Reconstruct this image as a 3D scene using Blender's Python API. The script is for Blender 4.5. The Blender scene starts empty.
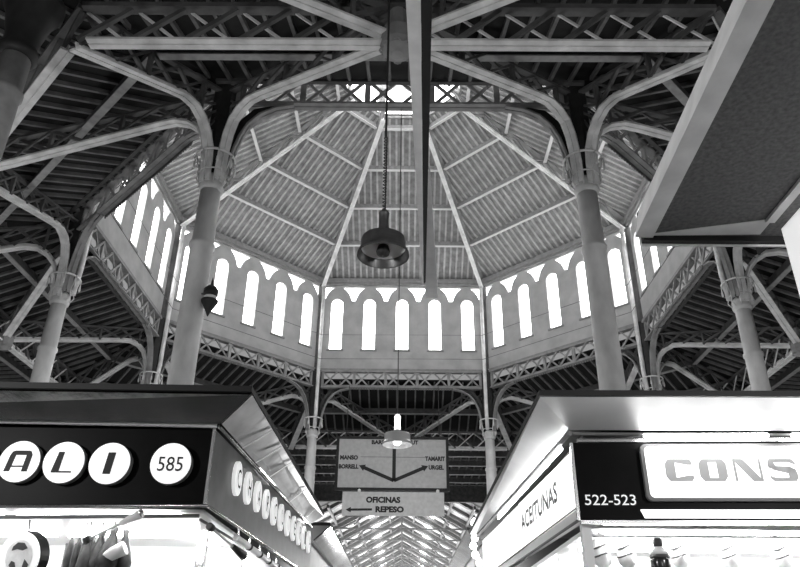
import bpy, math, random
import numpy as np
from mathutils import Vector
random.seed(7)
SC = bpy.context.scene
COL = SC.collection
PI = math.pi

# ------------------------------------------------------------------ materials
def mat(name, v, rough=.6, metal=0., var=.0, scale=6., emit=None, bump=0., spec=.4, stretch=None):
    m = bpy.data.materials.new(name); m.use_nodes = True
    nt = m.node_tree; b = nt.nodes['Principled BSDF']
    b.inputs['Roughness'].default_value = rough
    b.inputs['Metallic'].default_value = metal
    b.inputs['Specular IOR Level'].default_value = spec
    b.inputs['Base Color'].default_value = (v, v, v, 1)
    if emit is not None:
        b.inputs['Emission Color'].default_value = (1, 1, 1, 1)
        b.inputs['Emission Strength'].default_value = emit
    if var > 0 or bump > 0:
        tc = nt.nodes.new('ShaderNodeTexCoord')
        mp = nt.nodes.new('ShaderNodeMapping')
        if stretch: mp.inputs['Scale'].default_value = stretch
        nz = nt.nodes.new('ShaderNodeTexNoise')
        nz.inputs['Scale'].default_value = scale
        nz.inputs['Detail'].default_value = 5
        nt.links.new(tc.outputs['Object'], mp.inputs['Vector'])
        nt.links.new(mp.outputs['Vector'], nz.inputs['Vector'])
        if var > 0:
            mr = nt.nodes.new('ShaderNodeMapRange')
            mr.inputs['From Min'].default_value = .3; mr.inputs['From Max'].default_value = .7
            mr.inputs['To Min'].default_value = max(0, v * (1 - var)); mr.inputs['To Max'].default_value = min(1, v * (1 + var))
            nt.links.new(nz.outputs['Fac'], mr.inputs['Value'])
            nt.links.new(mr.outputs['Result'], b.inputs['Base Color'])
        if bump > 0:
            bp = nt.nodes.new('ShaderNodeBump'); bp.inputs['Strength'].default_value = bump
            bp.inputs['Distance'].default_value = .02
            nt.links.new(nz.outputs['Fac'], bp.inputs['Height'])
            nt.links.new(bp.outputs['Normal'], b.inputs['Normal'])
    return m

M = dict(
    chord=mat('iron_lit_tone', .74, .55, var=.22, scale=3),  # same iron paint; light on the down-facing flats put into the tone
    lattice=mat('iron_shade_tone', .11, .6, var=.3, scale=3),  # same iron paint, darkened for the shade on the webs
    lattice_pale=mat('iron_half_shade_tone', .27, .6, var=.25, scale=3),  # same iron paint, tone lowered for unlit side faces
    dark_iron=mat('dark_iron', .022, .55, var=.3),
    column=mat('column_paint', .74, .5, var=.22, scale=2.5, bump=.15, stretch=(1, 1, .5)),
    plaster=mat('drum_plaster', .42, .85, var=.14, scale=1.6, bump=.1),
    cornice=mat('cornice_plaster', .26, .8, var=.15),
    dome=mat('dome_boarding', .26, .75, var=.25, scale=4),
    dome_batten=mat('dome_battens', .44, .7, var=.2, scale=4),
    purlin=mat('dome_purlins', .24, .6, var=.2),
    purlin_edge=mat('dome_purlin_flange', .58, .5),
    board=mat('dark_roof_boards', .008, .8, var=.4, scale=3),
    rafter=mat('roof_joists', .15, .75, var=.3, scale=3),
    skpurlin=mat('roof_purlins', .075, .65, var=.25),
    skflange=mat('roof_purlin_flange', .34, .6, var=.2),
    glass=mat('daylit_glass', .8, .3, emit=5.8),
    skylight=mat('daylit_skylight', .8, .3, emit=9.),
    naveboard=mat('nave_boards', .6, .7, var=.2),
    naverafter=mat('nave_iron', .10, .6, var=.2),
    brick=mat('market_outer_wall', .10, .9, var=.3),
    floor=mat('worn_floor', .09, .6, var=.2, scale=2),
    black=mat('black_gloss_panel', .004, .4, var=.3, spec=.06),
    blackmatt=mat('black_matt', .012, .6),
    greypanel=mat('grey_side_panel', .10, .35, var=.2),
    chrome=mat('polished_sheet', .26, .13, metal=1., bump=.45, scale=1.5, var=.4),
    satin=mat('satin_sheet', .5, .3, metal=.85, bump=.5, scale=2.5, var=.3),
    palesheet=mat('pale_sheet', .9, .3, metal=.45, bump=.25, scale=1.6, var=.08),  # polished sheet with its bright reflections put into a white base
    trim=mat('bright_trim', .8, .25, metal=1.),
    white=mat('white_enamel', .8, .35),
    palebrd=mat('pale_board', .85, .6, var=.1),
    glowpanel=mat('glowing_sign_panel', .85, .4, emit=.4),  # glow added so the near sign panel reads white
    lightbox=mat('lit_signbox', .85, .4, emit=1.1),
    disc=mat('lit_letter_disc', .8, .4, emit=.55),
    discside=mat('disc_rim', .18, .5),
    sidedisc=mat('side_disc', .8, .4, emit=.45),
    ink=mat('black_letters', .012, .6),
    greyink=mat('grey_letters', .16, .6, emit=.0),
    midink=mat('pale_grey_letters', .34, .6, emit=.12),
    whiteink=mat('white_numbers', .8, .5, emit=.35),
    tube=mat('fluorescent_tube', .9, .4, emit=55),
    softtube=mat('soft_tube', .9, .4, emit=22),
    globe=mat('lit_globe', .9, .4, emit=4),
    signgrey=mat('sign_board_grey', .42, .7, var=.1),
    signpale=mat('sign_board_pale', .52, .7, var=.1),
    soffit=mat('grey_soffit', .13, .9, var=.3, scale=60),
    lip=mat('pale_lip', .8, .6, var=.15),
    lampmetal=mat('aged_lamp_metal', .16, .4, metal=.6, var=.3),
    lampinner=mat('lamp_reflector', .9, .5),
    lampdark=mat('lamp_socket', .03, .5),
    wire=mat('wire', .03, .6),
    greywire=mat('grey_wire', .12, .6),
    ham=mat('cured_meat', .045, .6, var=.6, scale=14, bump=.4),
    sack=mat('white_net_sack', .9, .7, var=.1, scale=20),
    band=mat('dark_label_band', .06, .6),
    bottle=mat('dark_bottle_glass', .03, .15),
    paper=mat('white_paper', .8, .8),
    corrug=mat('ribbed_grey_panel', .2, .6),
)

# ------------------------------------------------------------------ helpers
WPOS = {}
def setp(o, label=None, cat=None, group=None, kind=None):
    if label: o['label'] = label
    if cat: o['category'] = cat
    if group: o['group'] = group
    if kind: o['kind'] = kind
    return o
def thing(name, label, cat, loc=(0, 0, 0), group=None):
    o = bpy.data.objects.new(name, None); COL.objects.link(o)
    o.empty_display_size = .2
    o.location = loc; WPOS[o.name] = Vector(loc)
    return setp(o, label, cat, group)

class MB:
    """collects shapes in world coordinates and links them as one mesh"""
    def __init__(s): s.v = []; s.f = []; s.m = []; s.cur = 0
    def add(s, vs, fs):
        n = len(s.v); s.v += [tuple(map(float, v)) for v in vs]
        s.f += [tuple(i + n for i in f) for f in fs]; s.m += [s.cur] * len(fs); return s
    def box(s, a, b):
        (x0, y0, z0), (x1, y1, z1) = a, b
        return s.add([(x0,y0,z0),(x1,y0,z0),(x1,y1,z0),(x0,y1,z0),(x0,y0,z1),(x1,y0,z1),(x1,y1,z1),(x0,y1,z1)],
                     [(3,2,1,0),(4,5,6,7),(0,1,5,4),(1,2,6,5),(2,3,7,6),(3,0,4,7)])
    def hexa(s, bot, top):
        return s.add(list(bot) + list(top), [(3,2,1,0),(4,5,6,7),(0,1,5,4),(1,2,6,5),(2,3,7,6),(3,0,4,7)])
    def sweep(s, pts, side, w, t, closed=False):
        """rectangular bar along pts; width w along side, thickness t across"""
        pts = [np.array(p, float) for p in pts]; side = np.array(side, float); side /= np.linalg.norm(side)
        vs = []; n = len(pts)
        for i, p in enumerate(pts):
            d = pts[min(i + 1, n - 1)] - pts[max(i - 1, 0)]; d = d / np.linalg.norm(d)
            up = np.cross(side, d); up /= np.linalg.norm(up)
            for a, c in ((-1,-1),(1,-1),(1,1),(-1,1)): vs.append(p + side * a * w / 2 + up * c * t / 2)
        fs = [(3,2,1,0)]
        for i in range(n - 1):
            o = 4 * i
            for k in range(4): fs.append((o + k, o + (k + 1) % 4, o + 4 + (k + 1) % 4, o + 4 + k))
        o = 4 * (n - 1); fs.append((o, o + 1, o + 2, o + 3))
        return s.add(vs, fs)
    def bar(s, a, b, w, t, side=None):
        a = np.array(a, float); b = np.array(b, float); d = b - a
        if side is None:
            side = np.cross(d, (0, 0, 1.))
            if np.linalg.norm(side) < 1e-6: side = np.array((1., 0, 0))
        return s.sweep([a, b], side, w, t)
    def tube(s, pts, r, n=8, cap=True):
        pts = [np.array(p, float) for p in pts]; vs = []; k = len(pts)
        rs = r if hasattr(r, '__len__') else [r] * k
        ref = None
        for i, p in enumerate(pts):
            d = pts[min(i + 1, k - 1)] - pts[max(i - 1, 0)]; d = d / np.linalg.norm(d)
            if ref is None or abs(ref @ d) > .95:
                ref = np.array((1., 0, 0)) if abs(d[0]) < .8 else np.array((0, 1., 0))
            a = np.cross(d, ref); a /= np.linalg.norm(a); b = np.cross(d, a)
            for j in range(n):
                th = 2 * PI * j / n; vs.append(p + rs[i] * (math.cos(th) * a + math.sin(th) * b))
        fs = []
        for i in range(k - 1):
            for j in range(n): fs.append((i*n+j, i*n+(j+1) % n, (i+1)*n+(j+1) % n, (i+1)*n+j))
        if cap: fs.append(tuple(range(n - 1, -1, -1))); fs.append(tuple((k-1)*n + j for j in range(n)))
        return s.add(vs, fs)
    def lathe(s, c, prof, n=24, cap=True):
        vs = []; cx, cy = c[0], c[1]; z0 = c[2] if len(c) > 2 else 0
        for r, z in prof:
            for j in range(n):
                th = 2 * PI * j / n; vs.append((cx + r * math.cos(th), cy + r * math.sin(th), z0 + z))
        k = len(prof); fs = []
        for i in range(k - 1):
            for j in range(n): fs.append((i*n+j, i*n+(j+1) % n, (i+1)*n+(j+1) % n, (i+1)*n+j))
        if cap: fs.append(tuple(range(n - 1, -1, -1))); fs.append(tuple((k-1)*n + j for j in range(n)))
        return s.add(vs, fs)
    def ring(s, c, R, r, n=20, k=6):
        vs = []; fs = []
        for i in range(n):
            a = 2 * PI * i / n
            for j in range(k):
                b = 2 * PI * j / k; q = R + r * math.cos(b)
                vs.append((c[0] + q * math.cos(a), c[1] + q * math.sin(a), c[2] + r * math.sin(b)))
        for i in range(n):
            for j in range(k): fs.append((i*k+j, ((i+1) % n)*k+j, ((i+1) % n)*k+(j+1) % k, i*k+(j+1) % k))
        return s.add(vs, fs)
    def prism(s, poly, org, ux, uy, un, d0, d1):
        """polygon (list of 2d) in plane org,ux,uy extruded along un from d0 to d1"""
        org, ux, uy, un = (np.array(q, float) for q in (org, ux, uy, un))
        n = len(poly)
        vs = [org + ux * x + uy * y + un * d0 for x, y in poly] + [org + ux * x + uy * y + un * d1 for x, y in poly]
        fs = [tuple(range(n - 1, -1, -1)), tuple(range(n, 2 * n))] + [(i, (i+1) % n, n + (i+1) % n, n + i) for i in range(n)]
        return s.add(vs, fs)
    def build(s, name, mats, parent=None, smooth=False, kind=None, label=None):
        if not isinstance(mats, (list, tuple)): mats = [mats]
        me = bpy.data.meshes.new(name)
        off = WPOS.get(parent.name, Vector()) if parent is not None else Vector()
        me.from_pydata([Vector(v) - off for v in s.v], [], s.f)
        for m in mats: me.materials.append(M[m])
        if len(mats) > 1: me.polygons.foreach_set('material_index', s.m)
        if smooth:
            me.polygons.foreach_set('use_smooth', [len(p.vertices) <= 4 for p in me.polygons])
        me.update()
        bmfix(me)
        o = bpy.data.objects.new(name, me); COL.objects.link(o)
        if parent is not None: o.parent = parent
        WPOS[o.name] = off
        if kind: o['kind'] = kind
        if label: o['label'] = label
        return o
import bmesh
def bmfix(me):
    bm = bmesh.new(); bm.from_mesh(me)
    bmesh.ops.recalc_face_normals(bm, faces=bm.faces); bm.to_mesh(me); bm.free()

def text_mb(txt, org, ux, uy, un, height, width=None, depth=.004, mb=None, lift=.0, align='CENTER', bold=0., space=1.):
    """lettering as real raised mesh; org = centre (or left) of the base line"""
    cu = bpy.data.curves.new('lettering', 'FONT'); cu.body = txt; cu.size = 1; cu.extrude = .0; cu.offset = bold
    cu.resolution_u = 3; cu.space_character = space
    ob = bpy.data.objects.new('lettering', cu); COL.objects.link(ob)
    dg = bpy.context.evaluated_depsgraph_get()
    me = bpy.data.meshes.new_from_object(ob.evaluated_get(dg))
    bpy.data.objects.remove(ob); bpy.data.curves.remove(cu)
    co = np.array([v.co[:] for v in me.vertices]); mn = co.min(0); mx = co.max(0)
    sy = height / (mx[1] - mn[1]); sx = sy if width is None else width / (mx[0] - mn[0])
    x0 = (mn[0] + mx[0]) / 2 if align == 'CENTER' else mn[0]
    org, ux, uy, un = (np.array(q, float) for q in (org, ux, uy, un))
    vs = [org + ux * (c[0] - x0) * sx + uy * (c[1] - mn[1]) * sy + un * (lift + depth) for c in co]
    fs = [tuple(p.vertices) for p in me.polygons]
    bpy.data.meshes.remove(me)
    mb = mb or MB(); mb.add(vs, fs); return mb

def arc2(cx, cy, r, a0, a1, n):
    return [(cx + r * math.cos(a0 + (a1 - a0) * i / n), cy + r * math.sin(a0 + (a1 - a0) * i / n)) for i in range(n + 1)]

# ------------------------------------------------------------------ plan of the crossing
S = 8.0; h = S / 2; q = S * math.sqrt(.5); D = 12.6963551; AP = h + q
C = np.array([0, D + AP])
V = dict(F1=(-h, D), F2=(h, D), R2=(h + q, D + q), R1=(h + q, D + q + S), B2=(h, D + 2*q + S), B1=(-h, D + 2*q + S), L1=(-h - q, D + q + S), L2=(-h - q, D + q))
V = {k: np.array(v) for k, v in V.items()}
ORDER = ['F1', 'F2', 'R2', 'R1', 'B2', 'B1', 'L1', 'L2']
FACES = {'F': ('F1', 'F2'), 'FR': ('F2', 'R2'), 'R': ('R2', 'R1'), 'BR': ('R1', 'B2'), 'B': ('B2', 'B1'), 'BL': ('B1', 'L1'), 'L': ('L1', 'L2'), 'FL': ('L2', 'F1')}
UDIR = {k: ((V[a] + V[b]) / 2 - C) / AP for k, (a, b) in FACES.items()}
def radial(k):
    v = V[k] - C; return v / np.linalg.norm(v)
DR = 3.7
HUB = {k: C + u * (AP + DR) for k, u in UDIR.items()}
RV = {k: C + radial(k) * (AP + DR) / math.cos(PI / 8) for k in V}      # corners of the outer ring
OC = {k: C + radial(k) * 15.3 for k in V}                                # outer columns
def roofz(d): return 13.3 - .38 * d if d < DR else 13.3 - .38 * DR - .06 * (d - DR)
def ap_of(p):
    w = np.array(p[:2]) - C; return max(w @ u for u in UDIR.values())
def p3(p, z): return np.array((p[0], p[1], z))

CN = dict(F1='near left column', F2='near right column', L2='far left column above the 585 stall', R2='far right column above the 522-523 stall',
          L1='slim post behind the near left column', R1='slim post behind the near right column',
          B1='back left column beside the direction sign', B2='back right column beside the direction sign')
FN = dict(F='front side nearest the viewer', FR='near right slanting side', R='far right side', BR='back right slanting side',
          B='back side over the direction sign', BL='back left slanting side', L='far left side', FL='near left slanting side')

# ------------------------------------------------------------------ iron columns
def column(c, label, drum=True, inner=None, outer=False):
    c = np.array(c); t = thing('iron_column', label, 'column', (c[0], c[1], 0), 'cast iron columns of the crossing')
    mb = MB().lathe((c[0], c[1]), [(.255, .9), (.25, 4), (.235, 7.2), (.232, 8.95), (.262, 8.98), (.262, 9.06), (.225, 9.09), (.212, 10.35)], 24)
    mb.build('shaft', 'lattice_pale' if outer else 'column', t, True)
    MB().lathe((c[0], c[1]), [(.42, 0), (.42, .35), (.36, .4), (.36, .75), (.30, .82), (.28, .9)], 24).build('base', 'column', t, True)
    if outer:
        MB().lathe((c[0], c[1]), [(.22, 9.7), (.3, 9.75), (.3, 9.85), (.25, 9.95), (.27, 10.2), (.36, 10.6), (.46, 10.8), (.46, 10.95), (.3, 10.98), (.3, 11.6)], 24).build('capital', 'dark_iron', t, True)
        return t
    MB().lathe((c[0], c[1]), [(.212, 10.35), (.25, 10.38), (.27, 10.45), (.235, 10.5), (.25, 10.62), (.2, 10.7), (.17, 10.75)], 24).build('capital', 'column', t, True)
    bk = MB(); bk.ring((c[0], c[1], 11.22), .41, .028).ring((c[0], c[1], 10.8), .30, .018)
    for i in range(8):
        a = PI * i / 4 + PI / 8; ca, sa = math.cos(a), math.sin(a)
        pts = [(c[0] + r * ca, c[1] + r * sa, z) for r, z in ((.24, 10.45), (.34, 10.62), (.30, 10.8), (.36, 10.98), (.41, 11.22))]
        bk.tube(pts, .016, 5)
        bk.lathe((c[0] + .43 * ca, c[1] + .43 * sa), [(.01, 10.86), (.035, 10.92), (.03, 11.0), (.012, 11.08), (.012, 11.22)], 6)
    bk.build('openwork_basket', 'column', t, True)
    a0 = math.atan2(*(radial(inner)[::-1])) if inner else 0
    MB().lathe((c[0], c[1]), [(.17, 10.7), (.2, 11.0), (.27, 11.3), (.27, 13.58)], 8).build('pier', 'dark_iron', t)  # unlit pier faces put into a near-black colour
    if drum:
        rr = radial(inner)
        pc = c + rr * .05
        MB().lathe((pc[0], pc[1]), [(.2, 13.58), (.2, 18.35)], 8).build('corner_post', 'lattice', t)
        pi_ = c - rr * .33
        MB().tube([(pi_[0] + rr[0]*.05, pi_[1] + rr[1]*.05, 10.75), (pi_[0], pi_[1], 11.6), (pi_[0], pi_[1], 17.9)], .085, 10).build('pipe', 'chord', t, True)
    return t
COLLAB = dict(
    F1='thick pale iron column in the near left, carrying the dark horn lamp',
    F2='thick pale iron column in the near right, rising behind the 522-523 stall',
    L2='pale iron column at far left with openwork capital, above the 585 disc stall',
    R2='pale iron column at far right with openwork capital under the dark soffit',
    L1='slim dark iron post and column just left behind the near left column',
    R1='slim dark iron post and column just right behind the near right column',
    B1='distant iron column left of the hanging direction sign',
    B2='distant iron column right of the hanging direction sign')
for k in ORDER: column(V[k], COLLAB[k], True, k)
column(OC['F1'], 'dark iron column cut off by the top left corner of the view', False, None, True)
column(OC['L1'], 'outer iron column hidden low behind the left stall roof', False, None, True)
column(OC['R1'], 'outer iron column hidden low behind the right stall roof', False, None, True)

# ------------------------------------------------------------------ lattice girders
def double_chord(pts, side, name, parent, w=.25, t=.045, m='chord'):
    side = np.array(side, float); side /= np.linalg.norm(side); mb = MB()
    for s in (-1, 1):
        mb.sweep([np.array(p) + side * s * (w / 4 + .008) for p in pts], side, w / 2 - .016, t)
    mid = [np.array(p) + np.array((0, 0, .07)) for p in pts]
    mb.sweep(mid, side, .03, .13)
    return mb.build(name, m, parent)
def truss(a, b, prof, label, group, top=None, webstart=.75, lat='lattice', flip=False, both=False):
    """pitched lattice truss in the vertical plane a-b; prof = bottom chord (t, z) list"""
    a = np.array(a, float); b = np.array(b, float); L = np.linalg.norm(b - a); d = (b - a) / L
    side = np.array((-d[1], d[0], 0))
    P = lambda t, z: np.array((a[0] + d[0] * t, a[1] + d[1] * t, z))
    prof = [(t, z) for t, z in prof]
    ts, zs = [p[0] for p in prof], [p[1] for p in prof]
    t0 = thing('lattice_truss', label, 'truss', tuple(P(0, 10.6)), group)
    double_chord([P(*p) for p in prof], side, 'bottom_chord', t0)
    tz = top or (lambda t: roofz(ap_of(P(t, 0)) - AP) - .22)
    apx = max(range(len(zs)), key=lambda i: zs[i])
    def bz(t):
        if t < ts[apx]: return zs[apx] - .25 * max(0, (ts[apx] - t)) / .8
        return float(np.interp(t, ts, zs))
    tend = L if not both else L - ts[apx] * .4
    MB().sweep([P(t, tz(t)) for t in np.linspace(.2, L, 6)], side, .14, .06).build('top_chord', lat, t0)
    n = max(3, int(round((L - webstart) / .78)))
    tt = np.linspace(webstart, L - .1, n + 1)
    for i in range(n):
        x0, x1 = tt[i], tt[i + 1]
        if tz(x0) - bz(x0) < .15: continue
        for s, (p, r) in ((-1, (P(x0, bz(x0) + .11), P(x1, tz(x1)))), (1, (P(x0, tz(x0)), P(x1, bz(x1) + .11)))):
            if s == 1 and i % 2 and False: continue
            o = side * s * .035
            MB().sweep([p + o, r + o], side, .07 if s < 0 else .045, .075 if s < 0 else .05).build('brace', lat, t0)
        if i % 2 == 0: MB().sweep([P(x0, bz(x0) + .05), P(x0, tz(x0))], side, .10, .07).build('strut', lat, t0)
    # openwork web between the pier and the curved bracket
    g = MB()
    for (t, z) in [p for p in prof if .25 < p[0] < ts[apx]]:
        g.sweep([P(t, z + .04), P(.22, min(z + .55, tz(.25)))], side, .03, .05)
    g.sweep([P(.3, 12.55), P(ts[apx], zs[apx] + .12)], side, .05, .05)
    g.build('bracket_web', lat, t0)
    return t0

PROF_HUB = [(.25, 10.55), (.26, 11.0), (.29, 11.4), (.36, 11.75), (.5, 12.05), (.74, 12.22), (1.05, 12.28), (1.4, 12.2), (5.36, 10.97)]
PROF_RAD = [(.25, 10.5), (.26, 11.0), (.3, 11.35), (.45, 11.65), (.65, 11.87), (.92, 12.0), (1.25, 11.98), (1.6, 11.83), (3.95, 10.78)]
HN = dict(F='top centre', FR='upper right', R='right edge', BR='low right', B='behind-sign', BL='low left', L='left edge', FL='upper left')
for f, (ka, kb) in FACES.items():
    for k in (ka, kb):
        tag = 'left' if (k in ('F1', 'L2', 'L1', 'B1')) else 'right'
        truss(V[k], HUB[f], PROF_HUB, 'lattice truss from the %s to the %s hub' % (CN[k], HN[f]), 'lattice trusses fanning out from the columns')
for k in ORDER:
    truss(V[k], RV[k], PROF_RAD, 'short lattice truss running straight outward from the %s' % CN[k], 'short radial lattice trusses')
def outer_truss(f, k, label):
    a = OC[k]; b = HUB[f]
    if f == 'F': a = np.array((math.copysign(5.7, a[0]), 6.45))
    L = np.linalg.norm(b - a)
    prof = [(.3, 11.3), (.4, 11.33), (.6, 11.35), (1.0, 11.33), (L - .1, 10.97)]
    truss(a, b, prof, label, 'low trusses outside the ring', webstart=1.0)
outer_truss('F', 'F1', 'low lattice truss at the top edge, left of the centre hub')
outer_truss('F', 'F2', 'low lattice truss at the top edge, right of the centre hub')
outer_truss('L', 'L1', 'low lattice truss at the left edge beside the 585 stall roof')
outer_truss('R', 'R1', 'low lattice truss at the right edge beside the 522-523 stall roof')

# ring girder joining the hubs
for f, (ka, kb) in FACES.items():
    a, b = RV[ka], RV[kb]; L = np.linalg.norm(b - a); d = (b - a) / L; side = np.array((-d[1], d[0], 0))
    P = lambda t, z: np.array((a[0] + d[0] * t, a[1] + d[1] * t, z))
    t0 = thing('ring_girder', 'horizontal lattice ring girder outside the %s' % FN[f], 'girder', tuple(P(L/2, 10.8)), 'ring girders around the crossing')
    double_chord([P(.25, 10.86), P(L - .25, 10.86)], side, 'bottom_chord', t0, w=.24)
    MB().bar(P(0, 11.7), P(L, 11.7), .2, .1).build('top_chord', 'lattice', t0)
    n = 12
    for i in range(n):
        x0, x1 = L * i / n + .05, L * (i + 1) / n - .05
        MB().sweep([P(x0, 10.93), P(x1, 11.66)], side, .08, .08).build('brace', 'lattice', t0)
        MB().sweep([P(x0, 11.66) + side * .07, P(x1, 10.93) + side * .07], side, .03, .05).build('brace', 'chord', t0)  # lit braces given the paler iron tone
    hb = MB().lathe((HUB[f][0], HUB[f][1]), [(.1, 10.62), (.26, 10.7), (.3, 10.82), (.3, 11.1), (.2, 11.15), (.16, 11.6)], 12)
    for i in range(8):
        a_ = PI * i / 4
        hb.ring((HUB[f][0] + .24 * math.cos(a_), HUB[f][1] + .24 * math.sin(a_), 10.72), .06, .02, 8, 5)
    hb.build('hub', 'lattice_pale', t0)

# ------------------------------------------------------------------ frieze girders under the drum
def mirror(pts, L): return [(L - t, z) for t, z in reversed(pts)]
for f, (ka, kb) in FACES.items():
    a, b = V[ka], V[kb]; L = S; d = (b - a) / L; side = np.array((-d[1], d[0], 0))
    P = lambda t, z: np.array((a[0] + d[0] * t, a[1] + d[1] * t, z))
    t0 = thing('frieze_girder', 'X-braced frieze girder under the drum wall, %s' % FN[f], 'girder', tuple(P(L/2, 12.7)), 'frieze girders of the drum')
    m = 'lattice_pale'
    double_chord([P(.25, 12.74), P(L - .25, 12.74)], side, 'bottom_chord', t0, w=.26, m=m)
    MB().bar(P(.15, 13.53), P(L - .15, 13.53), .22, .07).build('top_chord', m, t0)
    n = 10; x = np.linspace(.3, L - .3, n + 1)
    for i in range(n):
        mb = MB()
        mb.sweep([P(x[i] + .05, 12.8), P(x[i+1] - .05, 13.5)], side, .05, .07)
        mb.sweep([P(x[i] + .05, 13.5) + side*.05, P(x[i+1] - .05, 12.8) + side*.05], side, .05, .07)
        mb.build('cross_brace', m, t0)
    for i in range(0, n + 1, 2):
        MB().sweep([P(x[i], 12.76), P(x[i], 13.52)], side, .09, .13).build('post', m, t0)
    br = [(.3, 10.7), (.32, 11.05), (.37, 11.4), (.47, 11.8), (.62, 12.15), (.86, 12.43), (1.2, 12.62), (1.6, 12.7)]
    for pr, vx in ((br, 0.2), (mirror(br, L), L - .2)):
        o = double_chord([P(*p) for p in pr], side, 'bracket', t0, w=.22, m=m)
    # dark plate over each bracket, small toothed valance below the girder
    for pr in (br, mirror(br, L)):
        pl = MB(); k_ = -1 if pr is br else 1
        up_ = []
        for i, (t_, z_) in enumerate(pr):
            j0, j1 = max(i-1, 0), min(i+1, len(pr)-1); dx, dy = pr[j1][0]-pr[j0][0], pr[j1][1]-pr[j0][1]; q_ = math.hypot(dx, dy)
            up_.append((t_ - dy / q_ * .26 if pr is br else t_ - dy / q_ * .26, z_ + dx / q_ * .26))
        up_ = [(min(max(a_, .12), L - .12), min(b_, 12.73)) for a_, b_ in up_]
        pl.prism(pr + up_[::-1], (a[0], a[1], 0), (d[0], d[1], 0), (0, 0, 1), side, -.015, .015)
        pl.build('bracket_plate', 'dark_iron', t0)
    if f == 'F': continue
    vb = MB(); poly = [(L - 1.6, 12.72), (1.6, 12.72)]
    for i in range(40):
        t = 1.6 + (L - 3.2) * i / 40; w_ = (L - 3.2) / 40
        poly += [(t, 12.66), (t + w_ * .25, 12.6), (t + w_ * .6, 12.6), (t + w_ * .85, 12.66)]
    vb.prism(poly, (a[0], a[1], 0), (d[0], d[1], 0), (0, 0, 1), side, .13, .15)
    vb.build('valance', 'lattice', t0)

# ------------------------------------------------------------------ drum walls with window openings
def opening(cx):
    r = .295
    return [(cx - r, 14.66), (cx + r, 14.66)] + arc2(cx, 17.06, r, 0, PI, 10)
def spandrel(cx, full=True, sgn=1):
    def bez(a, c, b, n=6): return [((1-t)**2*a[0] + 2*t*(1-t)*c[0] + t*t*b[0], (1-t)**2*a[1] + 2*t*(1-t)*c[1] + t*t*b[1]) for t in [i / n for i in range(n + 1)]]
    L_ = bez((-.62, 17.99), (-.24, 17.85), (-.09, 17.25)); R_ = bez((.09, 17.25), (.24, 17.85), (.62, 17.99))
    if full: pts = L_ + R_
    elif sgn > 0: pts = [(0.05, 17.99), (0.05, 17.25)] + R_
    else: pts = L_ + [(-.05, 17.25), (-.05, 17.99)]
    return [(cx + x, z) for x, z in pts]
WIN = [-3.2, -1.6, 0, 1.6, 3.2]
def wall_mesh(holes, x0, x1, z0, z1, th):
    cu = bpy.data.curves.new('w', 'CURVE'); cu.dimensions = '2D'; cu.fill_mode = 'BOTH'; cu.extrude = th / 2
    for poly in [[(x0, z0), (x1, z0), (x1, z1), (x0, z1)]] + holes:
        sp = cu.splines.new('POLY'); sp.points.add(len(poly) - 1); sp.use_cyclic_u = True
        for i, (x, y) in enumerate(poly): sp.points[i].co = (x, y, 0, 1)
    ob = bpy.data.objects.new('w', cu); COL.objects.link(ob)
    dg = bpy.context.evaluated_depsgraph_get()
    me = bpy.data.meshes.new_from_object(ob.evaluated_get(dg))
    vs = [tuple(v.co) for v in me.vertices]; fs = [tuple(p.vertices) for p in me.polygons]
    bpy.data.objects.remove(ob); bpy.data.curves.remove(cu); bpy.data.meshes.remove(me)
    return vs, fs
holes = [opening(c) for c in WIN] + [spandrel(c) for c in (-2.4, -.8, .8, 2.4)] + [spandrel(-3.93, False, 1), spandrel(3.93, False, -1)]
WV, WF = wall_mesh(holes, -4.0, 4.0, 13.56, 18.6, .3)
SIDEN = dict(F='front', FR='front_right', R='right', BR='back_right', B='back', BL='back_left', L='left', FL='front_left')
wn = 0
for f, (ka, kb) in FACES.items():
    mid = (V[ka] + V[kb]) / 2; d = (V[kb] - V[ka]) / S; u = UDIR[f]
    W = lambda x, z, n: (mid[0] + d[0] * x + u[0] * (n), mid[1] + d[1] * x + u[1] * (n), z)
    mb = MB(); mb.add([W(x, y, z + .15) for x, y, z in WV], WF)
    w = mb.build('wall_drum_' + SIDEN[f], 'plaster', None, kind='structure')
    tr = MB()
    tr.add([W(x, z, n) for n in (-.06, .02) for x, z in ((-3.9, 13.56), (3.9, 13.56), (3.9, 13.68), (-3.9, 13.68))], [(3,2,1,0),(4,5,6,7),(0,1,5,4),(1,2,6,5),(2,3,7,6),(3,0,4,7)])
    tr.build('ledge', 'cornice', w)
    tr = MB()
    tr.add([W(x, z, n) for n in (-.10, .02) for x, z in ((-3.95, 18.08), (3.95, 18.08), (3.95, 18.2), (-3.95, 18.2))], [(3,2,1,0),(4,5,6,7),(0,1,5,4),(1,2,6,5),(2,3,7,6),(3,0,4,7)])
    tr.add([W(x, z, n) for n in (-.18, .02) for x, z in ((-3.95, 18.2), (3.95, 18.2), (3.95, 18.42), (-3.95, 18.42))], [(3,2,1,0),(4,5,6,7),(0,1,5,4),(1,2,6,5),(2,3,7,6),(3,0,4,7)])
    tr.build('cornice', 'cornice', w)
    for c in WIN:    # thin sill and arch moulding round each window
        sl = MB(); sl.add([W(x, z, n) for n in (-.05, .02) for x, z in ((c-.4, 14.58), (c+.4, 14.58), (c+.4, 14.66), (c-.4, 14.66))], [(3,2,1,0),(4,5,6,7),(0,1,5,4),(1,2,6,5),(2,3,7,6),(3,0,4,7)])
        sl.build('sill', 'cornice', w)
    for hl in holes:
        wn += 1
        g = MB(); g.prism(hl, W(0, 0, .12), (d[0], d[1], 0), (0, 0, 1), (u[0], u[1], 0), 0, .012)
        wo = g.build('window_%d' % wn, 'glass', None, kind='structure')

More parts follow.
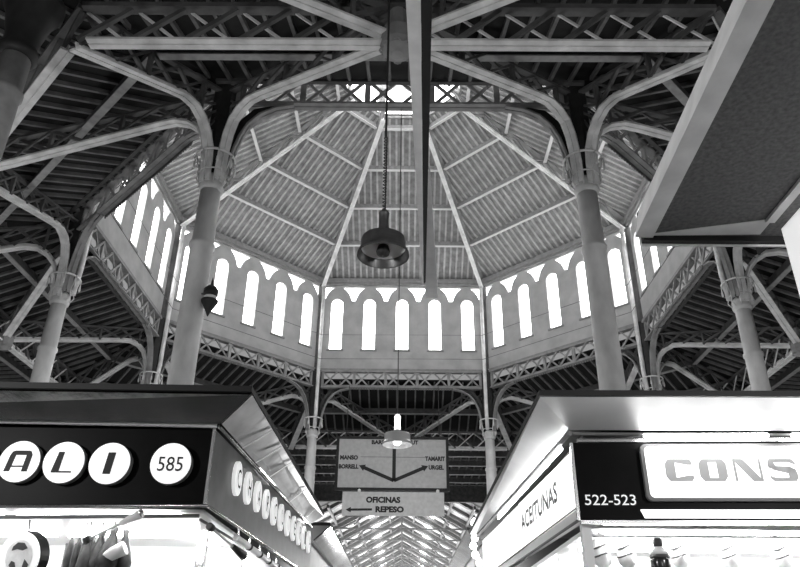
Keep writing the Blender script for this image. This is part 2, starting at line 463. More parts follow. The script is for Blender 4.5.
# ------------------------------------------------------------------ dome
K = math.tan(PI / 8)
def dz(a): return 18.5 + (AP - a) * .584        # board height at apothem a
AT = 2.35
for f, (ka, kb) in FACES.items():
    u = UDIR[f]; d = np.array((-u[1], u[0]))
    W = lambda a, x, z: np.array((C[0] + u[0] * a + d[0] * x, C[1] + u[1] * a + d[1] * x, z))
    mb = MB(); a1 = AP + .35
    mb.hexa([W(AT, -AT*K, dz(AT)), W(a1, -a1*K, dz(a1)), W(a1, a1*K, dz(a1)), W(AT, AT*K, dz(AT))],
            [W(AT, -AT*K, dz(AT) + .08), W(a1, -a1*K, dz(a1) + .08), W(a1, a1*K, dz(a1) + .08), W(AT, AT*K, dz(AT) + .08)])
    c = mb.build('ceiling_dome_' + SIDEN[f], 'dome', None, kind='structure')
    bt = MB(); n = 27; sp = 2 * AP * K / n
    for i in range(n):
        x = -AP * K + sp * (i + .5); lo = max(AT, abs(x) / K + .1)
        if lo > AP - .3: continue
        bt.bar(W(lo, x, dz(lo) - .03), W(AP, x, dz(AP) - .03), .085, .075, (d[0], d[1], 0))
    bt.build('battens', 'dome_batten', c)
    for dd in (1.893, 3.61, 5.286, 6.95):
        a = AP - dd; z = dz(a)
        pb = MB(); x = a * K - .12
        pb.bar(W(a, -x, z - .17), W(a, x, z - .17), .07, .27, (u[0], u[1], 0))
        po = pb.build('purlin', 'purlin', c)
        MB().bar(W(a - .02, -x, z - .31), W(a - .02, x, z - .31), .13, .035, (u[0], u[1], 0)).build('flange', 'purlin_edge', po)
for k in ORDER:
    rr = radial(k); side = np.array((-rr[1], rr[0], 0))
    W = lambda r, z: np.array((C[0] + rr[0] * r, C[1] + rr[1] * r, z))
    bz = lambda r: 17.98 + (10.2 - r) * .535
    tz = lambda r: dz(r * math.cos(PI / 8)) - .08
    t0 = thing('dome_rib', 'lattice rib of the dome rising from the %s' % CN[k], 'rib', tuple(W(10.2, 17.9)), 'lattice ribs of the dome')
    double_chord([W(10.25, bz(10.25)), W(2.2, bz(2.2))], side, 'bottom_chord', t0, w=.19, t=.06)
    MB().sweep([W(10.3, tz(10.3)), W(2.2, tz(2.2))], side, .2, .07).build('top_chord', 'lattice_pale', t0)
    xs = np.linspace(10.0, 2.4, 12)
    for i in range(11):
        p = W(xs[i], bz(xs[i]) + .05); r_ = W(xs[i+1], tz(xs[i+1]) - .03)
        if i % 2: p, r_ = W(xs[i], tz(xs[i]) - .03), W(xs[i+1], bz(xs[i+1]) + .05)
        MB().sweep([p, r_], side, .07, .07).build('brace', 'lattice_pale', t0)
# little lantern on top of the dome
tr = MB()
for f, (ka, kb) in FACES.items():
    u = UDIR[f]; d = np.array((-u[1], u[0]))
    W = lambda a, x, z: np.array((C[0] + u[0] * a + d[0] * x, C[1] + u[1] * a + d[1] * x, z))
    x = AT * K
    tr.hexa([W(AT, -x, dz(AT) - .12), W(AT + .1, -x, dz(AT) - .12), W(AT + .1, x, dz(AT) - .12), W(AT, x, dz(AT) - .12)],
            [W(AT, -x, dz(AT) + .1), W(AT + .1, -x, dz(AT) + .1), W(AT + .1, x, dz(AT) + .1), W(AT, x, dz(AT) + .1)])
    wn += 1
    g = MB(); z0, z1 = dz(AT) + .1, dz(AT) + 1.4
    g.hexa([W(AT, -x*.86, z0), W(AT + .02, -x*.86, z0), W(AT + .02, x*.86, z0), W(AT, x*.86, z0)], [W(AT, -x*.86, z1), W(AT + .02, -x*.86, z1), W(AT + .02, x*.86, z1), W(AT, x*.86, z1)])
    g.build('window_%d' % wn, 'glass', None, kind='structure')
    for s in (-1, 1):
        tr.bar(W(AT + .05, s * x * .93, z0 - .1), W(AT + .05, s * x * .93, z1 + .1), .22, .12, (d[0], d[1], 0))
tr.build('trim_1', 'purlin', None, kind='structure')
rf = MB(); rf.lathe((C[0], C[1]), [(2.8, dz(AT) + 1.42), (2.8, dz(AT) + 1.5), (.1, dz(AT) + 2.4)], 8)
rf.build('ceiling_lantern', 'dome', None, kind='structure')

# ------------------------------------------------------------------ dark roof skirt around the drum
DMAX = 14.
for f in FACES:
    u = UDIR[f]; d = np.array((-u[1], u[0]))
    W = lambda dd, x, z: np.array((C[0] + u[0] * (AP + dd) + d[0] * x, C[1] + u[1] * (AP + dd) + d[1] * x, z))
    mb = MB()
    for d0, d1 in ((.28, DR), (DR, DMAX)):
        x0, x1 = (AP + d0) * K, (AP + d1) * K
        z0, z1 = 13.3 - .38 * d0 if d0 < DR else roofz(DR), roofz(d1)
        mb.hexa([W(d0, -x0, z0), W(d1, -x1, z1), W(d1, x1, z1), W(d0, x0, z0)], [W(d0, -x0, z0 + .08), W(d1, -x1, z1 + .08), W(d1, x1, z1 + .08), W(d0, x0, z0 + .08)])
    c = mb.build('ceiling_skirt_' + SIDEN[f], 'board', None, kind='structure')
    rf = MB(); n = 44; xm = (AP + DMAX) * K
    for i in range(n):
        x = -xm + 2 * xm * (i + .5) / n
        lo = max(.3, abs(x) / K - AP + .1)
        if lo < DR - .2: rf.bar(W(lo, x, roofz(lo) - .05), W(DR, x, roofz(DR) - .05), .07, .1, (d[0], d[1], 0))
        lo2 = max(lo, DR)
        if lo2 < DMAX - .2: rf.bar(W(lo2, x, roofz(lo2) - .05), W(DMAX, x, roofz(DMAX) - .05), .07, .1, (d[0], d[1], 0))
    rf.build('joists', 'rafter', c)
    for dd in (.5, 2.1, 5.4, 7.1, 8.8, 10.5, 12.2):
        z = roofz(dd); x = (AP + dd) * K - .1
        po = MB().bar(W(dd, -x, z - (.2 if dd > 1 else .1)), W(dd, x, z - (.2 if dd > 1 else .1)), .1, .26 if dd > 1 else .08, (u[0], u[1], 0)).build('purlin', 'skpurlin', c)
        if dd > 1: MB().bar(W(dd, -x, z - .345), W(dd, x, z - .345), .17, .03, (u[0], u[1], 0)).build('flange', 'skflange', po)

# outer walls, floor
for f in FACES:
    u = UDIR[f]; d = np.array((-u[1], u[0])); a = AP + DMAX; xm = a * K
    W = lambda x, z, n: np.array((C[0] + u[0] * (a + n) + d[0] * x, C[1] + u[1] * (a + n) + d[1] * x, z))
    mb = MB()
    segs = [(-xm, -6.2, 0, roofz(DMAX)), (6.2, xm, 0, roofz(DMAX))] if f == 'B' else [(-xm, xm, 0, roofz(DMAX))]
    for x0, x1, z0, z1 in segs:
        mb.hexa([W(x0, z0, 0), W(x1, z0, 0), W(x1, z0, .3), W(x0, z0, .3)], [W(x0, z1, 0), W(x1, z1, 0), W(x1, z1, .3), W(x0, z1, .3)])
    mb.build('wall_outer_' + SIDEN[f], 'brick', None, kind='structure')
MB().box((-30, -6, -.1), (30, 112, 0)).build('floor', 'floor', None, kind='structure')

# ------------------------------------------------------------------ long nave behind the sign
NY0, NY1, NW, NE, NR = 46.5, 110, 6.0, 9.4, 12.6
for s, nm in ((-1, 'left'), (1, 'right')):
    mb = MB(); mb.box((min(s*NW, s*(NW+.3)), NY0, 0), (max(s*NW, s*(NW+.3)), NY1, NE)); mb.build('wall_nave_' + nm, 'brick', None, kind='structure')
    for i in range(11):  # glowing side windows, mostly out of view, added to brighten the nave
        wn += 1; y = NY0 + 3.2 + 5.5 * i
        MB().box((s*NW - .03 if s > 0 else -NW - .0, y - 1.9, 5.5), (s*NW if s > 0 else -NW + .03, y + 1.9, 8.9)).build('window_%d' % wn, 'skylight', None, kind='structure')
    c = MB().hexa([(0, NY0, NR), (0, NY1, NR), (s*NW, NY1, NE), (s*NW, NY0, NE)], [(0, NY0, NR+.1), (0, NY1, NR+.1), (s*NW, NY1, NE+.1), (s*NW, NY0, NE+.1)]).build('ceiling_nave_' + nm, 'naveboard', None, kind='structure')
    wn += 1
    def rz(x): return NR - (NR - NE) * abs(x) / NW
    MB().hexa([(s*1.9, NY0, rz(1.9) - .03), (s*1.9, NY1, rz(1.9) - .03), (s*2.5, NY1, rz(2.5) - .03), (s*2.5, NY0, rz(2.5) - .03)],
              [(s*1.9, NY0, rz(1.9)), (s*1.9, NY1, rz(1.9)), (s*2.5, NY1, rz(2.5)), (s*2.5, NY0, rz(2.5))]).build('window_%d' % wn, 'skylight', None, kind='structure')
    for x in (1.0, 3.3, 4.6):
        MB().box((s*x - .07, NY0, rz(x) - .26), (s*x + .07, NY1, rz(x) - .06)).build('purlin', 'naverafter', c)
    rb = MB(); y = NY0 + 1.
    while y < NY1:
        rb.bar((0, y, NR - .12), (s*NW, y, NE - .12), .5, .2, (0, 1, 0)); y += 2.75
    rb.build('joists', 'naverafter', c)
MB().box((-6.2, 46.05, 10.25), (6.2, 46.35, roofz(DMAX))).build('trim_2', 'brick', None, kind='structure')
MB().box((-NW, NY1, 0), (NW, NY1 + .3, NR)).build('wall_nave_end', 'naveboard', None, kind='structure')
ordn = ['nearest', 'second', 'third', 'fourth', 'fifth', 'sixth', 'seventh', 'eighth', 'ninth', 'farthest']
for i in range(10):
    y = 53.5 + 5.5 * i
    t0 = thing('roof_truss', 'pitched nave truss with tie rod below the hanging sign, %s from the crossing' % ordn[i], 'truss', (0, y, NE), 'roof trusses of the far nave')
    for s in (-1, 1):
        MB().bar((0, y, NR - .3), (s*NW, y, NE - .3), .2, .32, (0, 1, 0)).build('rafter', 'naverafter', t0)
        MB().bar((s*3.4, y, 10.0), (s*2.4, y, NR - .4 - 2.4*.53), .08, .08, (0, 1, 0)).build('strut', 'naverafter', t0)
    MB().tube([(-NW + .05, y, 10.0 - .25), (NW - .05, y, 10.0 - .25)], .06, 6).build('tie_rod', 'naverafter', t0)
    MB().tube([(0, y, 9.75), (0, y, NR - .3)], .06, 6).build('king_rod', 'naverafter', t0)

# ------------------------------------------------------------------ hanging direction sign (by the back side of the crossing)
X, Z, NYV = (1, 0, 0), (0, 0, 1), (0, -1, 0)
ys = 31.4
t = thing('direction_sign', 'big pale hanging sign with three black arrows and street names', 'sign', (-.36, ys, 7.95))
fr = MB()
for a, b in (((-2.82, ys - .05, 7.93), (2.1, ys + .05, 8.05)), ((-2.82, ys - .05, 10.16), (2.1, ys + .05, 10.28)), ((-2.82, ys - .05, 8.05), (-2.7, ys + .05, 10.16)), ((1.98, ys - .05, 8.05), (2.1, ys + .05, 10.16))): fr.box(a, b)
fr.build('frame', 'blackmatt', t)
MB().box((-2.7, ys - .02, 8.05), (1.98, ys + .02, 10.16)).build('board', 'signgrey', t)
yb = ys - .02
ar = MB()
cx, cz = -.28, 8.38
def arrow(p0, p1, w, hw, hl, mb, y):
    p0 = np.array(p0, float); p1 = np.array(p1, float); d = (p1 - p0) / np.linalg.norm(p1 - p0); n = np.array((-d[1], d[0])); k = p1 - d * hl
    mb.prism([tuple(p0 - n*w), tuple(k - n*w), tuple(k + n*w), tuple(p0 + n*w)], (0, y, 0), X, Z, NYV, .002, .008)
    if hl > 0: mb.prism([tuple(k - n*hw), tuple(p1), tuple(k + n*hw)], (0, y, 0), X, Z, NYV, .002, .008)
arrow((cx, cz), (cx, 9.95), .075, .1, 0, ar, yb)
arrow((cx, cz - .02), (-1.8, 9.0), .075, .15, .26, ar, yb)
arrow((cx, cz - .02), (1.2, 9.0), .075, .15, .26, ar, yb)
ar.build('arrows', 'ink', t)
ln = MB(); ln.prism([(-1.75, 9.36), (1.1, 9.36), (1.1, 9.385), (-1.75, 9.385)], (0, yb, 0), X, Z, NYV, .002, .006); ln.build('rule_line', 'greyink', t)
def sign_text(txt, x, z, hh, w, par=t, y=yb, m='ink', bold=.055):
    o = text_mb(txt, (x, y, z), X, Z, NYV, hh, w, bold=bold).build('lettering', m, par); return o
sign_text('MANSO', -2.25, 9.24, .2, .78); sign_text('BORRELL', -2.25, 8.85, .2, .86)
sign_text('TAMARIT', 1.5, 9.22, .2, .86); sign_text('URGEL', 1.55, 8.84, .2, .66)
sign_text('BARB', -.98, 9.93, .19, .6); sign_text('UT', .62, 9.93, .19, .3)
rd = MB()
for x in (-2.4, 1.7): rd.tube([(x, ys, 10.25), (x, ys + .3, 12.75)], .018, 6)
rd.build('hanger_rod', 'wire', t)
t2 = thing('office_sign', 'pale lower sign reading OFICINAS REPESO with a left arrow', 'sign', (-.3, ys, 6.9))
MB().box((-2.46, ys - .03, 6.9), (1.87, ys + .03, 7.88)).build('board', 'signpale', t2)
yb2 = ys - .03
sign_text('OFICINAS', -.72, 7.42, .26, 1.46, t2, yb2); sign_text('REPESO', -.44, 7.03, .26, 1.2, t2, yb2)
ar = MB(); arrow((-1.18, 7.15), (-2.3, 7.13), .045, .11, .22, ar, yb2); ar.build('arrow', 'ink', t2)
lk = MB()
for x in (-1.75, 1.6): lk.lathe((x, ys - .04), [(.02, 7.86), (.07, 7.88), (.07, 7.97), (.02, 8.0)], 8)
lk.build('bracket', 'white', t2)

# ------------------------------------------------------------------ pendant lamps
def pendant(name, label, c, ztop, sc=1., mats=('lampmetal', 'lampinner', 'lampdark'), lit=False, chain=True):
    x, y, z = c
    t = thing(name, label, 'lamp', (x, y, z))
    R = .30 * sc
    # open dish shade seen from below: band, shoulder and hollow underside
    MB().lathe((x, y, z), [(R*.99, 0), (R, .015*sc), (R*.97, .05*sc), (R*.9, .075*sc), (R*.87, .09*sc), (R*.86, .2*sc), (R*.83, .225*sc), (R*.3, .24*sc), (R*.22, .25*sc), (R*.2, .31*sc)], 36, False).build('shade', mats[0], t, True)
    MB().lathe((x, y, z), [(R*.975, .003), (R*.94, .045*sc), (R*.85, .08*sc), (R*.845, .11*sc)], 36, False).build('inner_rim', mats[0], t, True)  # on the large lamp, the unlit inner wall is coloured darker
    MB().lathe((x, y, z), [(R*.84, .10*sc), (R*.75, .12*sc), (R*.1, .13*sc)], 36, False).build('reflector', mats[1], t, True)
    MB().lathe((x, y, z), [(.02, -.01*sc), (.07*sc, .02*sc), (.08*sc, .06*sc), (.06*sc, .13*sc)], 20).build('bulb', mats[2], t, True)
    MB().lathe((x, y, z), [(.055*sc, .3*sc), (.065*sc, .36*sc), (.058*sc, .38*sc), (.058*sc, .56*sc), (.066*sc, .57*sc), (.03*sc, .62*sc)], 16).build('socket', 'globe' if lit else mats[0], t, True)
    cd = MB()
    z0 = z + .6 * sc
    if chain:
        n = 22
        for i in range(n):
            cd.ring((x, y, z0 + .03 + i * .05), .018, .008, 8, 4)
        z0 += n * .05
        cd.tube([(x, y, z0), (x, y, ztop)], .016, 6)
        cd.tube([(x + .012, y, z + .6*sc), (x + .014, y, z0)], .008, 5)
        cd.build('cord', 'wire', t)
    else:
        cd.tube([(x, y, z0), (x, y, ztop)], .011, 6); cd.build('cord', 'greywire', t)
    return t
pendant('pendant_lamp', 'large dark dish lamp hanging in the centre of the dome', (-.09, 7.1, 5.64), roofz(D - 7.1) - .3, 1.0)
pendant('pendant_lamp', 'small bright dish lamp hanging in front of the arrow sign', (.04, 12.7, 4.96), 12.68, .9, ('palesheet', 'lampinner', 'globe'), True, False)

# horn lamp bracketed off the near left column
t = thing('bracket_lamp', 'dark two-part horn lamp bracketed to the near left column', 'lamp', (-3.62, 12.55, 7.4))
x, y = -3.62, 12.5
MB().lathe((x, y), [(.01, 7.36), (.045, 7.45), (.16, 7.66), (.165, 7.7), (.03, 7.71)], 16).build('cone', 'dark_iron', t, True)
MB().lathe((x, y), [(.10, 7.71), (.12, 7.75), (.12, 7.78), (.09, 7.79)], 16).build('glass_band', 'white', t, True)
MB().lathe((x, y), [(.1, 7.79), (.145, 7.82), (.14, 7.93), (.08, 8.0), (.03, 8.02), (.02, 8.12), (.005, 8.2)], 16).build('hood', 'dark_iron', t, True)
MB().tube([(-4.0, 12.64, 7.86), (-3.85, 12.57, 7.87), (-3.66, 12.52, 7.86)], .018, 6).build('arm', 'dark_iron', t, True)

# thin wires strung round the drum
for z, off, nm in ((15.25, .12, 'upper thin wire strung along the drum wall across the windows'), (14.02, .14, 'lower thin wire strung along the drum wall above the frieze')):
    w = MB(); pts = []
    for k in ('F1', 'L2', 'L1', 'B1', 'B2', 'R1', 'R2', 'F2'):
        p = V[k] - radial(k) * (off + .33); pts.append((p[0], p[1], z + .03 * math.sin(len(pts) * 2)))
    w.tube(pts, .012, 5)
    setp(w.build('wire', 'greywire'), nm, 'wire')

# ------------------------------------------------------------------ board hanging edge-on over the aisle
t = thing('hanging_board', 'long narrow board hung edge-on overhead down the centre', 'sign', (.28, 4.6, 5.0))
def slab(poly, z0, z1, name, m):
    MB().prism(poly, (0, 0, z0), X, (0, 1, 0), Z, 0, z1 - z0).build(name, m, t)
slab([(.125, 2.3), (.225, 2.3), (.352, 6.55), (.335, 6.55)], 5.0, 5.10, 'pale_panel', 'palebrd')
slab([(.227, 2.3), (.30, 2.3), (.372, 6.5), (.354, 6.55)], 5.0, 5.16, 'dark_panel', 'blackmatt')  # lit side and shaded underside of the board put into panel colours
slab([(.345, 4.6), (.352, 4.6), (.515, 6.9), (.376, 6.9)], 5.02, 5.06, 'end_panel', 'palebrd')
rd = MB()
for yy in (2.9, 4.4): rd.tube([(.26, yy, 5.1), (.26, yy, roofz(D - yy) - .02)], .008, 5)
rd.build('hanger_rod', 'wire', t)

# ------------------------------------------------------------------ left market stall
t = thing('market_stall', 'left delicatessen stall with dark fascia, white letter discs and number 585', 'stall', (-3.6, 8.2, 0))
cL = (-1.38, 5.77)
XW = -6.2
def quad_slab(p, m, name, par, th=.02, n=None):
    p = [np.array(a, float) for a in p]
    nn = np.cross(p[1] - p[0], p[3] - p[0]); nn /= np.linalg.norm(nn)
    return MB().hexa(p, [a + nn * th for a in p]).build(name, m, par)
# front sign board (slightly out of level as in the photo)
MB().hexa([(XW, 5.77, 2.58), (-1.38, 5.77, 2.65), (-1.38, 5.87, 2.65), (XW, 5.87, 2.58)], [(XW, 5.77, 3.33), (-1.38, 5.77, 3.245), (-1.38, 5.87, 3.245), (XW, 5.87, 3.33)]).build('front_sign_board', 'black', t)
sd = MB().hexa([(-1.40, 5.79, 2.65), (-1.38, 5.79, 2.65), (-1.20, 11.2, 2.66), (-1.30, 11.2, 2.66)], [(-1.40, 5.79, 3.245), (-1.38, 5.79, 3.245), (-1.20, 11.2, 3.30), (-1.30, 11.2, 3.30)]).build('side_sign_board', 'greypanel', t)
MB().bar((-1.385, 5.775, 2.65), (-1.385, 5.775, 3.25), .022, .022).build('corner_strip', 'trim', t)
# canopy: flared polished fascia, top slab, gutter rail
quad_slab([(XW, 5.60, 3.29), (-1.32, 5.69, 3.28), (-1.05, 5.46, 3.45), (XW, 5.34, 3.45)], 'chrome', 'front_fascia', t)
quad_slab([(-1.32, 5.69, 3.28), (-1.17, 10.6, 3.28), (-1.02, 10.94, 3.45), (-1.05, 5.46, 3.45)], 'satin', 'side_fascia', t)
MB().hexa([(XW, 5.31, 3.452), (-1.04, 5.43, 3.452), (-1.01, 10.97, 3.452), (XW, 10.97, 3.452)], [(XW, 5.31, 3.50), (-1.04, 5.43, 3.50), (-1.01, 10.97, 3.50), (XW, 10.97, 3.50)]).build('canopy_top', 'blackmatt', t)
fs = MB()
for i in range(14):
    y = 5.6 + i * .4; fs.tube([(-1.30 + .03*i*.4/2, y + .05, 3.30), (-1.045 + .002*i, y - .05, 3.455)], .004, 5)
fs.build('fascia_seams', 'trim', t)
MB().tube([(-1.285, 7.35, 3.285), (-1.27, 8.1, 3.285)], .016, 8).build('gutter_tube', 'softtube', t, True)  # short tube added to throw a bright patch on the fascia
MB().tube([(-1.2, 10.2, 3.285), (-1.19, 10.55, 3.285)], .016, 8).build('gutter_tube', 'softtube', t, True)  # second added tube, brightening the far end of the fascia
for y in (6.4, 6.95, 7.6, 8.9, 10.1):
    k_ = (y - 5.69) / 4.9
    MB().bar((-1.303 + .15 * k_, y, 3.253), (-1.035 + .028 * k_, y + .02, 3.423), .025, .006, (0, 1, 0)).build('highlight_strip', 'white', t)  # white strips standing in for highlights reflected in the fascia
MB().tube([(XW, 5.66, 3.30), (-1.36, 5.725, 3.268)], .026, 8).build('gutter_rail', 'white', t, True)
MB().tube([(-1.345, 5.76, 3.262), (-1.18, 11.0, 3.29)], .016, 8).build('gutter_rail', 'trim', t, True)
MB().box((XW, 5.78, 3.24), (-1.42, 10.9, 3.27)).build('canopy_underside', 'greypanel', t)
# letter discs
def disc_front(x, z, name='letter_disc', r=.165):
    mb = MB(); n = 40
    pts = [(x + r * math.cos(2*PI*i/n), z + r * math.sin(2*PI*i/n)) for i in range(n)]
    mb.cur = 1; mb.prism(pts, (0, 5.77, 0), X, Z, NYV, 0, .06); mb.cur = 0
    mb.prism([((px-x)*.985+x, (pz-z)*.985+z) for px, pz in pts], (0, 5.77, 0), X, Z, NYV, .06, .064)
    return mb.build(name, ['disc', 'discside'], fsb)
fsb = [o for o in t.children if o.name.startswith('front_sign_board')][0]
yd = 5.77 - .064
def glyph(polys, org, ux, uz, un, name, m, par):
    mb = MB()
    for p in polys: mb.prism(p, org, ux, uz, un, .001, .005)
    return mb.build(name, m, par)
def slant(polys, k=.12): return [[(x + y * k, y) for x, y in p] for p in polys]
A_ = [[(-.095, -.08), (-.05, -.08), (-.04, .05), (-.085, .05)], [(.045, -.08), (.09, -.08), (.09, .05), (.045, .05)],
      [(-.085, .05), (.09, .05), (.075, .078), (.06, .085), (-.055, .085), (-.075, .075)], [(-.05, -.045), (.045, -.045), (.045, -.034), (-.05, -.034)]]
L_ = [[(-.075, -.082), (-.015, -.082), (-.015, .082), (-.06, .082)], [(-.015, -.082), (.085, -.082), (.085, -.07), (-.015, -.07)]]
I_ = [[(-.03, -.085), (.03, -.085), (.03, .085), (-.03, .085)]]
for x, z, gl in ((-2.885, 2.952, slant(A_)), (-2.53, 2.948, slant(L_)), (-2.165, 2.944, slant(I_))):
    dsc = disc_front(x, z); glyph(gl, (x, yd, z), X, Z, NYV, 'letter', 'ink', fsb)
for x in (-3.25, -3.61): disc_front(x, 2.955)
dsc = disc_front(-1.68, 2.948, 'number_disc', .163)
text_mb('585', (-1.68, yd, 2.885), X, Z, NYV, .115, .2, bold=.004).build('number', 'ink', fsb)
# side discs spelling out the trade
word = 'CHARCUTERIA'
for i, ch in enumerate(word):
    y = 6.57 + .428 * i; xs = -1.378 + (y - 5.79) * (.18 / 5.41); z = 3.02 + .004 * i; r = .15
    pts = [(y + r*.98 * math.cos(2*PI*k/28), z + r * math.sin(2*PI*k/28)) for k in range(28)]
    MB().prism(pts, (xs, 0, 0), (0, 1, 0), Z, X, 0, .03).build('letter_disc', 'sidedisc', sd)
    text_mb(ch, (xs + .032, y, z - .085), (0, 1, 0), Z, X, .17, .13, bold=.01).build('letter', 'ink', sd)
# stall interior
MB().box((XW, 5.9, 2.60), (-1.42, 10.6, 2.63)).build('ceiling_panel', 'white', t)
MB().box((XW, 7.9, .9), (-1.5, 7.98, 2.6)).build('back_panel', 'white', t)
MB().box((XW, 5.9, 0), (-1.5, 6.7, 1.1)).build('counter', 'white', t)
for p in ((-1.62, 6.75), (-6.15, 6.75), (-1.5, 10.2), (-6.15, 10.55)): MB().box((p[0] - .04, p[1] - .04, 0), (p[0] + .04, p[1] + .04, 2.62 if p[0] < -1.4 else 2.66)).build('post', 'trim', t)
for x0, x1 in ((-6.0, -4.6), (-4.4, -3.0), (-2.9, -1.6)):
    MB().tube([(x0, 6.9, 2.57), (x1, 6.9, 2.57)], .02, 8).build('fluorescent_tube', 'tube', t, True)
    MB().tube([(x0, 5.9, 2.585), (x1, 5.9, 2.585)], .012, 8).build('fluorescent_tube', 'tube', t, True)  # extra row added to light the hanging goods from the front
for yy in (7.2, 8.6, 9.8):
    MB().tube([(-1.75, yy - .5, 2.57), (-1.72, yy + .5, 2.57)], .02, 8).build('fluorescent_tube', 'tube', t, True)
MB().tube([(XW, 5.76, 2.565), (-1.36, 5.76, 2.635)], .014, 8).build('lower_trim', 'trim', t, True)
MB().tube([(XW, 5.86, 2.50), (-1.44, 5.86, 2.575)], .016, 8).build('hanging_rail', 'discside', t, True)
MB().tube([(-1.36, 5.8, 2.635), (-1.20, 11.1, 2.65)], .014, 8).build('lower_trim', 'trim', t, True)
MB().tube([(-1.45, 5.95, 2.56), (-1.3, 10.8, 2.56)], .012, 8).build('hanging_rail', 'discside', t, True)
cr = MB(); cr.box((-2.75, 6.55, 2.05), (-2.32, 6.57, 2.45))
for i in range(24): cr.tube([(-2.75, 6.545, 2.06 + i * .0165), (-2.32, 6.545, 2.06 + i * .0165)], .005, 5)
cr.build('ribbed_panel', 'corrug', t)

# goods and lamps hanging in the left stall
def round_sign():
    x, y, z = -2.82, 5.95, 2.27
    t = thing('round_sign', 'round white-rimmed sign hanging in the left stall corner', 'sign', (x, y, z - .2))
    n = np.array((-.25, -.95, -.15)); n /= np.linalg.norm(n); ux = np.cross((0, 0, 1.), n); ux /= np.linalg.norm(ux); ux = -ux; uz = np.cross(ux, n); uz = uz if uz[2] > 0 else -uz
    def dk(r, m, d0, d1, name, dx=0, rz=1, cxy=(0, 0)):
        pts = [(cxy[0] + r * math.cos(2*PI*i/36), cxy[1] + rz * r * math.sin(2*PI*i/36)) for i in range(36)]
        return MB().prism(pts, (x, y, z), ux, uz, n, d0, d1).build(name, m, t)
    dk(.19, 'black', -.1, 0, 'rim'); dk(.185, 'sidedisc', 0, .01, 'white_ring'); dk(.125, 'sack', .01, .014, 'face')  # white ring given a glow of its own to look bright
    for pl_ in ([(-.075, .06), (-.04, .1), (.02, .105), (.06, .075), (.07, .045), (.02, .055), (-.03, .045)], [(-.1, -.06), (-.06, -.02), (-.045, -.07), (-.06, -.1), (-.085, -.085)], [(.01, -.1), (.03, -.04), (.06, -.03), (.08, -.06), (.05, -.1)]):
        MB().prism(pl_, (x, y, z), ux, uz, n, .014, .018).build('dark_shape', 'band', t)
    MB().tube([(x, y + .05, z + .18), (x, y + .02, 2.55)], .008, 6).build('hook', 'wire', t)
round_sign()
def ham(x, y, z, s, label, tilt=0., m='ham'):
    t = thing('cured_ham', label, 'ham', (x, y, z), 'hams hanging in the left stall')
    pts = [(x + tilt * k, y, z + k) for k in (.0, .04, .12, .2, .27, .33, .37)]
    MB().tube([tuple(p) for p in pts], [v * s for v in (.02, .06, .075, .06, .035, .022, .03)], 14).build('meat', m, t, True)
    MB().tube([pts[-1], (pts[-1][0], y - .02, 2.54)], .005, 5).build('string', 'wire', t)
ham(-2.32, 5.98, 2.06, .9, 'dark slim cured ham hanging left of the clamp light')
ham(-2.24, 6.02, 2.10, 1.1, 'paler cured ham hanging behind the clamp light arm')
ham(-2.15, 5.98, 2.13, 1.2, 'dark broad cured ham hanging right under the clamp light', .05)
ham(-2.05, 6.05, 2.12, 1.0, 'small cured ham hanging at the right of the dark bunch', -.03)
def sausage(x, y, label):
    t = thing('sausage', label, 'sausage', (x, y, 2.05), 'sausages hanging in the left stall')
    MB().tube([(x, y, 2.02), (x + .01, y, 2.1), (x - .008, y, 2.25), (x + .005, y, 2.38), (x, y, 2.42)], [.01, .024, .026, .022, .006], 10).build('meat', 'ham', t, True)
    MB().tube([(x, y, 2.42), (x, y - .03, 2.53)], .004, 5).build('string', 'wire', t)
for i, lb in enumerate(('leftmost thin sausage hanging over the ribbed panel', 'second thin sausage from the ribbed panel', 'third thin sausage from the ribbed panel', 'rightmost thin sausage beside the hams')):
    sausage(-2.46 + .055 * i, 5.99 + .01 * (i % 2), lb)
t = thing('paper_cone', 'white paper cone tucked below the clamp light', 'paper', (-2.06, 5.92, 2.23))
MB().tube([(-2.17, 5.92, 2.28), (-2.1, 5.92, 2.29), (-2.0, 5.92, 2.34)], [.012, .05, .055], 14).build('paper', 'paper', t, True)
def clamp_lamp(a, b, label, mhead='white'):
    a = np.array(a, float); b = np.array(b, float); d = (b - a) / np.linalg.norm(b - a)
    t = thing('clamp_light', label, 'lamp', tuple(b))
    MB().tube([a, b], .011, 8).build('arm', 'white', t, True)
    MB().tube([b - d*.02, b + d * .09, b + d * .16], [.02, .032, .036], 14).build('head', mhead, t, True)
    MB().tube([b + d * .16, b + d * .17], [.038, .038], 14).build('rim', 'trim', t, True)
    MB().tube([a - d*.05, a], [.03, .03], 10).build('clamp', 'lampdark', t, True)
clamp_lamp((-2.26, 5.86, 2.40), (-2.02, 5.82, 2.51), 'white clamp light on a slanting arm under the ALI sign')
clamp_lamp((-1.36, 6.0, 2.50), (-1.24, 6.3, 2.40), 'dark clamp light at the corner below the side discs', 'lampdark')
for i in range(5):
    y = 6.7 + i * .55
    t = thing('spot_light', 'pale tube spotlight below the side discs, %s from the stall corner' % ('first', 'second', 'third', 'fourth', 'fifth')[i], 'lamp', (-1.28, y, 2.5), 'tube spotlights under the left side sign')
    MB().tube([(-1.32, y, 2.53), (-1.26, y + .3, 2.50)], .03, 10).build('tube', 'white', t, True)
    MB().tube([(-1.26, y + .3, 2.50), (-1.255, y + .33, 2.498)], .036, 10).build('rim', 'lampdark', t, True)
    MB().tube([(-1.31, y + .1, 2.53), (-1.33, y + .1, 2.64)], .01, 6).build('bracket', 'trim', t)

